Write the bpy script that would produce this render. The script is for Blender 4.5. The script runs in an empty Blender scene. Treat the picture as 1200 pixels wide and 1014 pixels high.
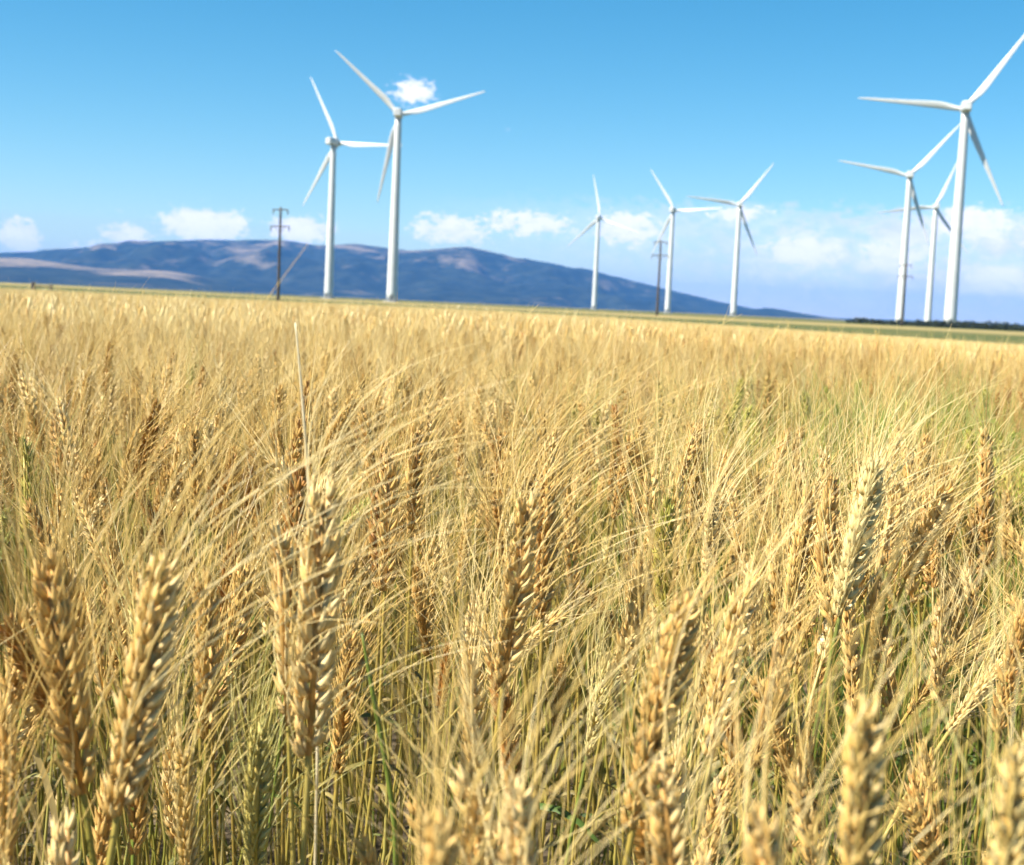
import bpy, math, random
import numpy as np
from mathutils import Vector, Matrix, noise as mnoise
R = math.radians
scene = bpy.context.scene
col = scene.collection
rng = np.random.default_rng(7)
random.seed(7)

# ------------------------------------------------------------------ camera
FPX, PW, PH = 1600.0, 1200.0, 1014.0          # focal length in photo pixels, photo size
CAM_Z, PITCH, ROLL = 1.0, math.atan(149.5 / FPX), R(2.6)
cam_loc = Vector((0, 0, CAM_Z))
fwd = Vector((0, math.cos(PITCH), -math.sin(PITCH)))
up0 = Vector((0, math.sin(PITCH), math.cos(PITCH)))
rt0 = Vector((1, 0, 0))
cam_rt = rt0 * math.cos(ROLL) + up0 * math.sin(ROLL)
cam_up = up0 * math.cos(ROLL) - rt0 * math.sin(ROLL)
cd = bpy.data.cameras.new('camera')
cam = bpy.data.objects.new('camera', cd)
col.objects.link(cam)
cam.matrix_world = Matrix.Translation(cam_loc) @ Matrix((cam_rt, cam_up, -fwd)).transposed().to_4x4()
cd.sensor_width = 36.0
cd.sensor_fit = 'HORIZONTAL'
cd.lens = 36.0 * FPX / PW
cd.clip_start, cd.clip_end = 0.02, 60000
cd.dof.use_dof = True
cd.dof.focus_distance = 0.95
cd.dof.aperture_fstop = 20.0
cd.dof.aperture_blades = 0
scene.camera = cam

def ray(px, py):
    return (fwd + cam_rt * ((px - PW / 2) / FPX) - cam_up * ((py - PH / 2) / FPX)).normalized()
def at_y(px, py, y):                            # point of the pixel's ray at forward distance y
    d = ray(px, py)
    return cam_loc + d * (y / d.y)
def project(p):
    v = Vector(p) - cam_loc
    z = v.dot(fwd)
    return PW / 2 + FPX * v.dot(cam_rt) / z, PH / 2 - FPX * v.dot(cam_up) / z

# ------------------------------------------------------------------ world, sun, exposure
SUN_AZ, SUN_EL = R(-113), R(50)                 # azimuth clockwise from +Y: high on the left, a little behind
sun_dir = Vector((math.sin(SUN_AZ) * math.cos(SUN_EL), math.cos(SUN_AZ) * math.cos(SUN_EL), math.sin(SUN_EL)))
sd = bpy.data.lights.new('sun', 'SUN')
sd.energy, sd.angle, sd.color = 5.0, R(0.53), (1.0, 0.935, 0.82)
sun = bpy.data.objects.new('sun', sd)
sun.rotation_euler = sun_dir.to_track_quat('Z', 'Y').to_euler()
col.objects.link(sun)
vs = scene.view_settings
vs.view_transform, vs.look, vs.exposure, vs.gamma = 'Standard', 'None', 1.32, 1.0
vs.use_curve_mapping = False
scene.cycles.max_bounces = 4
scene.cycles.diffuse_bounces = 2
scene.cycles.glossy_bounces = 1
scene.cycles.transmission_bounces = 3
scene.cycles.use_adaptive_sampling = True
scene.cycles.adaptive_threshold = 0.03
scene.cycles.volume_bounces = 0
scene.cycles.use_denoising = True

class NT:                                       # small node-tree helper
    def __init__(s, tree):
        s.t = tree; s.n = tree.nodes; s.l = tree.links
    def node(s, typ, **kw):
        nd = s.n.new(typ)
        for k, v in kw.items(): setattr(nd, k, v)
        return nd
    def put(s, sock, v):
        if isinstance(v, bpy.types.NodeSocket): s.l.new(v, sock)
        elif v is not None: sock.default_value = v
    def math(s, op, a, b=None, c=None, clamp=False):
        nd = s.node('ShaderNodeMath', operation=op, use_clamp=clamp)
        for i, v in enumerate((a, b, c)):
            if v is not None: s.put(nd.inputs[i], v)
        return nd.outputs[0]
    def vmath(s, op, a, b=None):
        nd = s.node('ShaderNodeVectorMath', operation=op)
        s.put(nd.inputs[0], a)
        if b is not None: s.put(nd.inputs[1], b)
        return nd.outputs['Value'] if op in ('DOT_PRODUCT', 'LENGTH') else nd.outputs[0]
    def mix(s, f, a, b, typ='MIX'):
        nd = s.node('ShaderNodeMix', data_type='RGBA', blend_type=typ)
        nd.clamp_factor = True
        s.put(nd.inputs[0], f); s.put(nd.inputs[6], a); s.put(nd.inputs[7], b)
        return nd.outputs[2]
    def noise(s, vec, scale, detail=4, rough=0.55, dist=0.0):
        nd = s.node('ShaderNodeTexNoise')
        if vec is not None: s.l.new(vec, nd.inputs['Vector'])
        nd.inputs['Scale'].default_value = scale
        nd.inputs['Detail'].default_value = detail
        nd.inputs['Roughness'].default_value = rough
        nd.inputs['Distortion'].default_value = dist
        return nd.outputs[0]
    def smooth(s, v, lo, hi, a=0.0, b=1.0):
        nd = s.node('ShaderNodeMapRange', interpolation_type='SMOOTHSTEP')
        s.put(nd.inputs[0], v)
        for i, q in zip((1, 2, 3, 4), (lo, hi, a, b)): nd.inputs[i].default_value = q
        return nd.outputs[0]
    def rgb(s, c):
        nd = s.node('ShaderNodeRGB'); nd.outputs[0].default_value = (*c, 1); return nd.outputs[0]

world = bpy.data.worlds.new('World')
scene.world = world
world.use_nodes = True
W = NT(world.node_tree)
W.n.clear()
sky = W.node('ShaderNodeTexSky', sky_type='NISHITA')
sky.sun_disc = False
sky.sun_elevation, sky.sun_rotation = SUN_EL, SUN_AZ % (2 * math.pi)
sky.altitude, sky.air_density, sky.dust_density, sky.ozone_density = 1300, 1.0, 0.15, 2.2
hsv = W.node('ShaderNodeHueSaturation')
hsv.inputs['Saturation'].default_value = 1.40
hsv.inputs['Hue'].default_value = 0.482
hsv.inputs['Value'].default_value = 1.0
W.l.new(sky.outputs[0], hsv.inputs['Color'])
tc = W.node('ShaderNodeTexCoord')
sep = W.node('ShaderNodeSeparateXYZ')
W.l.new(tc.outputs['Generated'], sep.inputs[0])
az = W.math('MULTIPLY', W.math('ARCTAN2', sep.outputs[0], sep.outputs[1]), 180 / math.pi)
el = W.math('MULTIPLY', W.math('ARCSINE', sep.outputs[2]), 180 / math.pi)
cv = W.node('ShaderNodeCombineXYZ')
W.l.new(az, cv.inputs[0]); W.l.new(W.math('MULTIPLY', el, 1.7), cv.inputs[1])
n_big = W.noise(cv.outputs[0], 0.55, 3, 0.5)
n_mid = W.noise(cv.outputs[0], 1.5, 5, 0.55, 0.3)
n_fine = W.noise(cv.outputs[0], 3.2, 6, 0.6, 0.2)
def azel(px, py):
    d = ray(px, py)
    return math.degrees(math.atan2(d.x, d.y)), math.degrees(math.asin(d.z))
# single cumulus heads: pixel centre, half sizes in degrees, strength
BLOBS = [(485, 108, 1.0, 0.6, 0.82), (592, 153, 0.7, 0.22, 0.30), (22, 278, 0.9, 0.75, 0.95), (125, 246, 1.5, 0.3, 0.34), (148, 278, 1.1, 0.6, 0.85),
         (240, 264, 1.75, 0.68, 1.1), (352, 270, 1.4, 0.6, 1.0), (940, 296, 1.7, 0.7, 1.05), (1172, 326, 1.4, 0.6, 1.0), (1045, 300, 1.5, 0.7, 0.9),
         (530, 268, 2.2, 0.8, 0.75), (620, 262, 2.6, 0.7, 0.75), (735, 268, 1.8, 0.9, 0.8), (1140, 262, 1.9, 0.7, 0.9), (870, 250, 1.6, 0.55, 0.7), (95, 292, 1.6, 0.5, 0.5)]
dens = None
for bx, by, ra, re, st in BLOBS:
    a0, e0 = azel(bx, by)
    da = W.math('DIVIDE', W.math('SUBTRACT', az, a0), ra)
    de = W.math('DIVIDE', W.math('SUBTRACT', el, e0), re)
    q = W.math('ADD', W.math('MULTIPLY', da, da), W.math('MULTIPLY', de, de))
    g = W.math('MULTIPLY', W.math('EXPONENT', W.math('MULTIPLY', q, -0.8)), st)
    dens = g if dens is None else W.math('MAXIMUM', dens, g)
rough_edge = W.math('ADD', W.math('MULTIPLY', W.math('SUBTRACT', n_mid, 0.5), 0.9), W.math('MULTIPLY', W.math('SUBTRACT', n_fine, 0.5), 0.8))
heads = W.smooth(W.math('ADD', dens, rough_edge), 0.36, 0.66)
# the bank of thin cloud along the horizon, from ahead round to the right and behind
bank_az = W.smooth(W.math('COSINE', W.math('MULTIPLY', W.math('SUBTRACT', az, 92.0), math.pi / 180)), -0.15, 0.28)
bank_el = W.math('MULTIPLY', W.smooth(W.math('ADD', el, W.math('MULTIPLY', W.math('SUBTRACT', n_mid, 0.5), 3.0)), 4.7, 3.9), W.smooth(el, -0.5, 1.2, 0.75, 1.0))
bank_n = W.smooth(W.math('ADD', W.math('MULTIPLY', n_big, 0.6), W.math('MULTIPLY', n_mid, 0.5)), 0.40, 0.62)
bank = W.math('MULTIPLY', W.math('MULTIPLY', bank_az, bank_el), W.math('ADD', W.math('MULTIPLY', bank_n, 0.52), 0.44))
cover = W.math('MAXIMUM', W.math('MULTIPLY', heads, 0.95), bank, clamp=True)
shade = W.smooth(W.math('ADD', W.math('MULTIPLY', n_mid, 0.7), W.math('MULTIPLY', dens, 0.35)), 0.25, 0.75)
cloud_col = W.mix(shade, (6.2, 6.6, 8.0, 1), (9.0, 8.8, 9.7, 1))
skycol = W.mix(cover, hsv.outputs[0], cloud_col)
world.cycles.sampling_method = 'NONE'           # a smooth sky without a disc needs no light sampling
bg = W.node('ShaderNodeBackground')
W.l.new(skycol, bg.inputs[0])
bg.inputs[1].default_value = 0.060
wo = W.node('ShaderNodeOutputWorld')
W.l.new(bg.outputs[0], wo.inputs[0])

# ------------------------------------------------------------------ helpers
def tag(o, label=None, cat=None, group=None, kind=None):
    for k, v in (('label', label), ('category', cat), ('group', group), ('kind', kind)):
        if v: o[k] = v
    return o
def empty(name, loc=(0, 0, 0)):
    o = bpy.data.objects.new(name, None)
    o.empty_display_size = 0.05
    o.location = loc
    col.objects.link(o)
    return o
class MB:                                       # collects pieces, builds ONE mesh; 'ft' runs 0..1 along a husk
    def __init__(s): s.v = []; s.f = []; s.n = 0; s.a = []
    def add(s, v, f, a=None):
        v = np.asarray(v, float).reshape(-1, 3)
        s.v.append(v); s.f += [tuple(i + s.n for i in q) for q in f]; s.n += len(v)
        s.a.append(np.full(len(v), 0.5) if a is None else np.asarray(a))
    def mesh(s, name, mat, smooth=True):
        me = bpy.data.meshes.new(name)
        vv = np.concatenate(s.v)
        me.from_pydata(vv.tolist(), [], s.f)
        if smooth: me.polygons.foreach_set('use_smooth', np.ones(len(me.polygons), bool))
        if mat: me.materials.append(mat)
        aa = np.concatenate(s.a)
        if np.any(aa != 0.5): me.attributes.new('ft', 'FLOAT', 'POINT').data.foreach_set('value', aa.astype(np.float32))
        me.update()
        return me
def link(name, me, parent=None, mw=None):
    o = bpy.data.objects.new(name, me)
    col.objects.link(o)
    if parent: o.parent = parent
    if mw is not None: o.matrix_local = mw
    return o
def unit(v):
    v = np.asarray(v, float); return v / (np.linalg.norm(v) + 1e-12)
def grid_faces(nr, ns, closed=True):
    f = []
    for i in range(nr - 1):
        for j in range(ns if closed else ns - 1):
            k = (j + 1) % ns
            f.append((i * ns + j, i * ns + k, (i + 1) * ns + k, (i + 1) * ns + j))
    return f
def tube(mb, pts, rad, sides=6, cap=True):
    pts = np.asarray(pts, float); n = len(pts)
    rad = np.broadcast_to(rad, (n,))
    tg = np.gradient(pts, axis=0); tg /= np.linalg.norm(tg, axis=1)[:, None] + 1e-12
    ref = np.array([1.0, 0, 0]) if abs(tg[0][0]) < 0.8 else np.array([0, 1.0, 0])
    a = np.cross(tg, ref); a /= np.linalg.norm(a, axis=1)[:, None] + 1e-12
    b = np.cross(tg, a)
    th = np.arange(sides) * 2 * np.pi / sides
    v = pts[:, None, :] + rad[:, None, None] * (np.cos(th)[None, :, None] * a[:, None, :] + np.sin(th)[None, :, None] * b[:, None, :])
    f = grid_faces(n, sides)
    f = [q[::-1] for q in f]
    if cap: f += [tuple(range(sides)), tuple(range((n - 1) * sides, n * sides))[::-1]]
    mb.add(v, f)
def box(mb, c, s, rot=None):
    v = np.array([[x, y, z] for x in (-.5, .5) for y in (-.5, .5) for z in (-.5, .5)]) * np.asarray(s)
    if rot is not None: v = v @ np.asarray(rot).T
    mb.add(v + np.asarray(c), [(0, 1, 3, 2), (4, 6, 7, 5), (0, 4, 5, 1), (2, 3, 7, 6), (0, 2, 6, 4), (1, 5, 7, 3)])
def sstep(a, b, x):
    t = np.clip((x - a) / (b - a), 0, 1); return t * t * (3 - 2 * t)

def material(name):
    m = bpy.data.materials.new(name); m.use_nodes = True
    t = NT(m.node_tree); t.n.clear()
    out = t.node('ShaderNodeOutputMaterial')
    return m, t, out
def principled(t, out, color, rough=0.6, bump=None, bump_strength=0.3, bump_dist=0.01, spec=0.5, transl=0.0):
    p = t.node('ShaderNodeBsdfPrincipled')
    t.put(p.inputs['Base Color'], color)
    t.put(p.inputs['Roughness'], rough)
    p.inputs['Specular IOR Level'].default_value = spec
    if bump is not None:
        b = t.node('ShaderNodeBump'); b.inputs['Strength'].default_value = bump_strength
        b.inputs['Distance'].default_value = bump_dist
        t.l.new(bump, b.inputs['Height']); t.l.new(b.outputs[0], p.inputs['Normal'])
    sh = p.outputs[0]
    if transl > 0:
        tr = t.node('ShaderNodeBsdfTranslucent'); t.put(tr.inputs[0], color)
        mx = t.node('ShaderNodeMixShader'); mx.inputs[0].default_value = transl
        t.l.new(sh, mx.inputs[1]); t.l.new(tr.outputs[0], mx.inputs[2]); sh = mx.outputs[0]
    t.l.new(sh, out.inputs[0])
    return p
def simple(name, c1, c2, scale, rough=0.6, coord='Object', bump=0.0, spec=0.5, detail=4):
    m, t, out = material(name)
    tcn = t.node('ShaderNodeTexCoord')
    n = t.noise(tcn.outputs[coord], scale, detail)
    c = t.mix(t.smooth(n, 0.3, 0.7), (*c1, 1), (*c2, 1))
    principled(t, out, c, rough, n if bump else None, bump, spec=spec)
    return m

# ------------------------------------------------------------------ terrain
EDGE_K, EDGE_0 = 1.2, 110.0                      # the wheat ends on the line y + 1.2 x = 110
def ground_h(x, y):
    x = np.asarray(x, float); y = np.asarray(y, float)
    s = 0.0045 * y + 0.020 * np.maximum(0, x) - 0.03
    d = np.where(s > 0, s, 0) ; d = d * sstep(0, 0.05, s)
    d = np.minimum(d, 1.6)
    beyond = y + EDGE_K * x - EDGE_0
    d = d * (1 - sstep(0, 190, beyond))
    far = sstep(300, 700, y)
    roll = 0.25 * np.sin(x / 130.0 + 1.1) * np.sin(y / 170.0) * far
    return -d + roll
def gh(x, y): return float(ground_h(x, y))

m_ground, t, out = material('field_ground')
tcn = t.node('ShaderNodeTexCoord')
sp = t.node('ShaderNodeSeparateXYZ'); t.l.new(tcn.outputs['Object'], sp.inputs[0])
edge = t.math('SUBTRACT', t.math('MULTIPLY_ADD', sp.outputs[0], EDGE_K, sp.outputs[1]), EDGE_0)
nf = t.noise(tcn.outputs['Object'], 14.0, 5, 0.65)
nm = t.noise(tcn.outputs['Object'], 0.05, 5, 0.6)
nw = t.noise(tcn.outputs['Object'], 0.012, 4, 0.6)
soil = t.mix(t.smooth(nf, 0.35, 0.68), (0.055, 0.042, 0.028, 1), (0.19, 0.145, 0.085, 1))
green = t.mix(t.smooth(nm, 0.3, 0.7), (0.060, 0.080, 0.020, 1), (0.115, 0.11, 0.032, 1))
tan = t.mix(t.smooth(nm, 0.3, 0.7), (0.30, 0.22, 0.09, 1), (0.22, 0.19, 0.065, 1))
edge_n = t.math('ADD', edge, t.math('MULTIPLY', t.math('SUBTRACT', nw, 0.5), 60.0))
c = t.mix(t.smooth(edge_n, 150, 190), green, tan)
c = t.mix(t.smooth(edge_n, 330, 400), c, green)
c = t.mix(t.smooth(edge_n, 700, 2500), c, t.mix(t.smooth(nw, 0.4, 0.6), (0.10, 0.10, 0.04, 1), (0.24, 0.19, 0.08, 1)))
c = t.mix(t.smooth(edge, -2, 2), soil, c)
principled(t, out, c, 0.9, nf, 0.6, 0.02, spec=0.2)

def ground_axis():
    a = [0.0]; step = 0.5
    while a[-1] < 26000:
        a.append(a[-1] + step); step *= 1.13
    return np.array(a)
ax = ground_axis()
xs = np.concatenate([-ax[:0:-1], ax]); ys = np.concatenate([-ax[40:0:-1], ax])
X, Y = np.meshgrid(xs, ys)
Z = ground_h(X, Y)
mb = MB()
mb.add(np.stack([X, Y, Z], -1), [(j * len(xs) + i, j * len(xs) + i + 1, (j + 1) * len(xs) + i + 1, (j + 1) * len(xs) + i) for j in range(len(ys) - 1) for i in range(len(xs) - 1)])
tag(link('ground', mb.mesh('ground', m_ground)), 'flat farmland under the wheat with green and tan strips beyond', 'ground', kind='structure')

# ------------------------------------------------------------------ mountain, foothill, far ridge
def fbm(x, y, z, octv=5):
    return mnoise.fractal(Vector((x, y, z)), 1.0, 2.0, octv)
def ridge(name, prof, dist, depth_front, depth_back, nx, ny, rough, seed, mat, label):
    pa = [(azel(px, py)[0], math.tan(math.radians(azel(px, py)[1])) * dist) for px, py in prof]
    A = np.array([p[0] for p in pa]); H = np.array([max(p[1], 0.0) for p in pa])
    ncol = nx
    mb = MB(); V = np.zeros((ny, ncol, 3))
    # a straight range across the view: its crest at forward distance `dist`
    xsr = np.linspace(math.tan(math.radians(A[0])) * dist, math.tan(math.radians(A[-1])) * dist, ncol)
    Hs = np.interp(np.degrees(np.arctan2(xsr, dist)), A, H)
    k = np.hanning(9); k /= k.sum()
    Hs = np.convolve(np.pad(Hs, 4, mode='edge'), k, 'valid')
    for j in range(ny):
        tt = j / (ny - 1)
        y = dist - depth_front + tt * (depth_front + depth_back)
        q = (y - (dist - depth_front)) / depth_front if y < dist else 1 - (y - dist) / depth_back
        q = max(0.0, min(1.0, q)); prof_q = q ** 1.25 * (1.25 - 0.25 * q)
        for i in range(ncol):
            n = fbm(xsr[i] / 1400 + seed, y / 1400, seed, 6)
            n2 = abs(fbm(xsr[i] / 800 - seed, y / 1800, seed + 3, 5))
            crest = 1 - abs(2 * q - 1)
            h = Hs[i] * prof_q + rough * (n * 0.8 - n2 * 1.3 + 0.25) * (crest + 0.13 * q) * min(1.0, (Hs[i] / 170) ** 1.5)
            V[j, i] = (xsr[i], y, h - 6 * (q < 0.02))
    mb.add(V, grid_faces(ny, ncol, False))
    return tag(link(name, mb.mesh(name, mat)), label, 'mountain', kind='structure')
def mountain_mat(name, tan_amt, lo, hi):
    m, t, out = material(name)
    tcn = t.node('ShaderNodeTexCoord')
    mp = t.node('ShaderNodeMapping'); mp.inputs['Scale'].default_value = (1, 0.6, 2.0)
    t.l.new(tcn.outputs['Object'], mp.inputs[0])
    spz = t.node('ShaderNodeSeparateXYZ'); t.l.new(tcn.outputs['Object'], spz.inputs[0])
    a = t.noise(mp.outputs[0], 0.0021, 7, 0.68, 0.5)
    b = t.noise(mp.outputs[0], 0.010, 5, 0.6)
    f = t.smooth(t.math('ADD', t.math('ADD', t.math('MULTIPLY', a, 0.8), t.math('MULTIPLY', b, 0.3)), t.math('MULTIPLY', t.smooth(spz.outputs[2], lo, hi), tan_amt)), 0.60, 0.76)
    forest = t.mix(t.smooth(b, 0.35, 0.65), (0.006, 0.012, 0.012, 1), (0.024, 0.032, 0.024, 1))
    grass = t.mix(t.smooth(b, 0.3, 0.7), (0.30, 0.23, 0.165, 1), (0.13, 0.105, 0.075, 1))
    principled(t, out, t.mix(f, forest, grass), 0.95, b, 0.5, 30.0, spec=0.1)
    return m
m_mount = mountain_mat('forested_mountain', 0.10, 150, 330)
m_foot = mountain_mat('grassy_foothill', 0.24, 25, 95)
m_far = simple('far_ridge_forest', (0.03, 0.045, 0.035), (0.10, 0.09, 0.06), 0.002, 0.95, spec=0.1)
ridge('mountain', [(-260, 330), (-120, 300), (0, 296), (60, 294), (130, 292), (200, 285), (250, 281), (330, 281), (365, 286), (420, 287), (478, 296), (520, 293), (550, 290), (575, 296), (605, 304),
                   (640, 308), (700, 318), (760, 333), (810, 345), (860, 356), (895, 368), (930, 378)], 9000, 3000, 2500, 420, 100, 150, 3.3, m_mount,
      'long dark forested mountain with tan clearings behind the wind turbines')
ridge('foothill', [(-330, 335), (-150, 298), (-40, 299), (30, 300), (75, 307), (120, 313), (190, 315), (235, 323), (270, 335), (300, 346)], 6200, 1500, 1200, 130, 40, 26, 8.1, m_foot,
      'low grassy tan foothill in front of the mountain')
ridge('far_ridge', [(640, 366), (800, 371), (900, 371), (1000, 373), (1080, 375), (1200, 380), (1400, 387), (1600, 398)], 13000, 1500, 1500, 90, 16, 10, 5.5, m_far,
      'thin hazy blue ridge on the horizon behind the turbines')

# ------------------------------------------------------------------ haze
m_haze, t, out = material('haze_air')
pv = t.node('ShaderNodeVolumePrincipled')
pv.inputs['Color'].default_value = (0.12, 0.40, 1.0, 1)
pv.inputs['Density'].default_value = 5.6e-5
pv.inputs['Anisotropy'].default_value = 0.0
t.l.new(pv.outputs[0], out.inputs['Volume'])
mb = MB(); box(mb, (0, 5500, 194), (36000, 27000, 396))
tag(link('haze', mb.mesh('haze', m_haze, False)), 'thin blue summer haze over the plain', 'haze', kind='stuff')

# ------------------------------------------------------------------ wind turbines
m_white, t, out = material('turbine_white_paint')
tcn = t.node('ShaderNodeTexCoord')
n = t.noise(tcn.outputs['Object'], 0.35, 5, 0.6)
principled(t, out, t.mix(t.smooth(n, 0.3, 0.75), (0.60, 0.61, 0.60, 1), (0.53, 0.54, 0.53, 1)), 0.38)
m_conc = simple('concrete', (0.35, 0.34, 0.31), (0.25, 0.24, 0.22), 2.0, 0.9)
m_dark = simple('dark_painted_steel', (0.12, 0.13, 0.13), (0.08, 0.085, 0.09), 3.0, 0.5)
HUB, BL = 80.0, 38.5
def blade_mesh():
    st = np.array([0.0, 0.02, 0.06, 0.11, 0.18, 0.26, 0.36, 0.48, 0.6, 0.72, 0.84, 0.93, 0.98, 1.0])
    chord = np.array([1.8, 1.8, 1.85, 2.2, 2.65, 2.6, 2.3, 1.9, 1.6, 1.3, 1.0, 0.75, 0.45, 0.12])
    thick = np.array([1.9, 1.9, 1.7, 1.2, .85, .72, .58, .46, .36, .28, .2, .14, .08, .03])
    beta = np.radians(np.interp(st, [0, 0.1, 0.25, 0.6, 1.0], [24, 24, 18, 11, 6]))
    th = np.arange(14) * 2 * np.pi / 14
    V = []
    for s, ch, tk, b in zip(st, chord, thick, beta):
        u = np.cos(th) * 0.5
        w = np.sin(th) * 0.5
        foil = np.clip((s - 0.05) / 0.15, 0, 1)
        w = w * (1 - foil * 0.55 * np.clip(u + 0.5, 0, 1))       # thin trailing edge
        u = u * ch + foil * 0.22 * ch
        w = w * tk
        # local: z along the blade, x tangential (clockwise), y = rotor axis towards the nacelle
        cx, cy = math.cos(b), math.sin(b)
        V.append(np.stack([u * cx - w * cy * 1.0, u * cy + w * cx, np.full_like(u, 1.0 + s * (BL - 1.0))], -1))
    mb = MB()
    f = grid_faces(len(st), 14) + [tuple(range(14))[::-1], tuple(range((len(st) - 1) * 14, len(st) * 14))]
    mb.add(np.array(V), f)
    return mb.mesh('blade', m_white)
me_blade = blade_mesh()
mb = MB(); zz = np.linspace(0.3, HUB - 1.9, 24)
tube(mb, np.stack([zz * 0, zz * 0, zz], -1), np.interp(zz, [0, HUB], [2.35, 1.42]), 40)
me_tower = mb.mesh('tower', m_white)
me_flange = []
for zf in (25.0, 51.0):
    rr = np.interp(zf, [0, HUB], [2.35, 1.42]); mb = MB()
    tube(mb, [(0, 0, zf - .09), (0, 0, zf + .09)], rr + 0.025, 40)
    me_flange.append(mb.mesh('flange_ring', m_white))
mb = MB(); tube(mb, [(0, 0, -0.3), (0, 0, 0.32)], [4.2, 3.9], 32); me_found = mb.mesh('foundation', m_conc, False)
mb = MB(); box(mb, (0, -2.36, 1.9), (0.9, 0.14, 2.1)); me_door = mb.mesh('door', m_dark, False)
# nacelle, built along local y: rear (towards -y), rotor at +y
mb = MB(); secs = []
for y, w, h in ((-5.6, 2.6, 2.7), (-5.2, 3.2, 3.4), (-2, 3.6, 3.8), (2.0, 3.6, 3.8), (3.2, 3.0, 3.2), (3.6, 2.3, 2.4)):
    a = np.arange(20) * 2 * np.pi / 20
    cx = np.sign(np.cos(a)) * np.abs(np.cos(a)) ** 0.35 * w / 2; cz = np.sign(np.sin(a)) * np.abs(np.sin(a)) ** 0.35 * h / 2
    secs.append(np.stack([cx, np.full(20, y), cz], -1))
mb.add(np.array(secs), [q[::-1] for q in grid_faces(6, 20)] + [tuple(range(20)), tuple(range(100, 120))[::-1]])
me_nac = mb.mesh('nacelle', m_white, False)
mb = MB(); yy = np.array([3.62, 3.9, 4.8, 5.6, 6.2, 6.5]); tube(mb, np.stack([yy * 0, yy, yy * 0], -1), [1.25, 1.55, 1.6, 1.3, 0.75, 0.1], 24)
me_hub = mb.mesh('hub', m_white)
mb = MB(); tube(mb, [(0.5, -4.6, 1.5), (0.5, -4.6, 3.1), (0.5, -4.6, 3.2)], [0.07, 0.06, 0.2], 6)
me_mast = mb.mesh('weather_mast', m_dark, False)

def turbine(base, hub, tips, yaw, label):
    hpx = math.hypot(hub[0] - base[0], hub[1] - base[1])
    dist = HUB * FPX / hpx
    d = ray(*base); x, y = d.x / d.y * dist, dist
    z = gh(x, y)
    root = empty('wind_turbine', (x, y, z))
    los = math.atan2(x, y)
    psi = -los + R(yaw)                          # rear of the nacelle towards the camera, turned right by yaw
    root.rotation_euler = (0, 0, psi)
    tag(root, label, 'wind turbine', 'wind turbines on the plain')
    link('foundation', me_found, root)
    tw = link('tower', me_tower, root); [link('flange_ring', q, tw) for q in me_flange]; link('door', me_door, tw)
    nac = link('nacelle', me_nac, root, Matrix.Translation((0, 0, HUB)))
    link('weather_mast', me_mast, nac)
    link('hub', me_hub, root, Matrix.Translation((0, 0, HUB)))
    # phase of the rotor from the blade tips seen in the photograph
    acc = 0j
    for tx, ty in tips:
        vx, vy = tx - hub[0], hub[1] - ty
        a = math.atan2(vy, vx) + ROLL
        a = math.atan2(math.sin(a), math.cos(a) / math.cos(R(yaw)))
        acc += complex(math.cos(3 * a), math.sin(3 * a))
    ph = math.atan2(acc.imag, acc.real) / 3
    for k in range(3):
        th = ph + k * 2 * math.pi / 3
        zb = Vector((math.cos(th), 0, math.sin(th)))
        xb = Vector((math.sin(th), 0, -math.cos(th)))
        yb = Vector((0, -1, 0))
        M = Matrix((xb, yb, zb)).transposed().to_4x4()
        link('blade', me_blade, root, Matrix.Translation((0, 4.3, HUB)) @ M)
    return root
turbine((385, 348), (390, 168), [(357, 88), (452, 174), (350, 235)], -32, 'white wind turbine just left of the tall left one, its blade level to the right')
turbine((459, 352), (466, 136), [(397, 62), (563, 113), (447, 235)], -6, 'tall white wind turbine in front of the mountain, small cloud beside its hub')
turbine((696, 364), (701, 258), [(695, 218), (668, 285), (729, 268)], -16, 'smallest white wind turbine, one blade straight up, alone before the mountain slope')
turbine((782, 369), (788, 250), [(769, 213), (838, 251), (774, 285)], -16, 'white wind turbine right beside the dark utility pole, before the mountain end')
turbine((859, 372), (868, 243), [(900, 204), (812, 236), (882, 285)], 6, 'white wind turbine where the mountain slope runs out, middle of the picture')
turbine((1054, 379), (1064, 207), [(1117, 152), (984, 189), (1082, 268)], 4, 'second largest turbine of the right cluster, its left blade pointing away from the others')
turbine((1087, 378), (1093, 241), [(1118, 183), (1037, 249), (1112, 272)], 8, 'small white wind turbine standing between the two big ones of the right cluster')
turbine((1113, 380), (1129, 128), [(1202, 36), (1007, 117), (1169, 237)], 5, 'largest white wind turbine at far right, upper blade leaving the picture')

# ------------------------------------------------------------------ utility poles
m_wood = simple('weathered_pole_wood', (0.045, 0.035, 0.028), (0.085, 0.07, 0.055), 3.0, 0.85)
m_ins = simple('porcelain_insulator', (0.18, 0.19, 0.2), (0.1, 0.1, 0.11), 4.0, 0.3)
POLE_H = 18.0
line_dir = Vector((80, 65, 0)).normalized()
arm_dir = Vector((0.93, -0.36, 0)).normalized()
def tilt_arm(mb, z, half): 
    a = arm_dir
    rot = np.array([[a.x, -a.y, 0], [a.y, a.x, 0], [0, 0, 1]])
    box(mb, (0, 0, z), (2 * half, 0.16, 0.2), rot)
mb = MB(); zz = np.linspace(-0.2, POLE_H, 14); tube(mb, np.stack([zz * 0, zz * 0, zz], -1), np.interp(zz, [0, POLE_H], [0.32, 0.2]), 12); me_pole = mb.mesh('pole', m_wood)
me_arms = []
for z, hl in ((POLE_H - 0.45, 1.7), (POLE_H - 3.6, 2.1)):
    mb = MB(); tilt_arm(mb, z, hl); me_arms.append((mb.mesh('crossarm', m_wood, False), z, hl))
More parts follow.
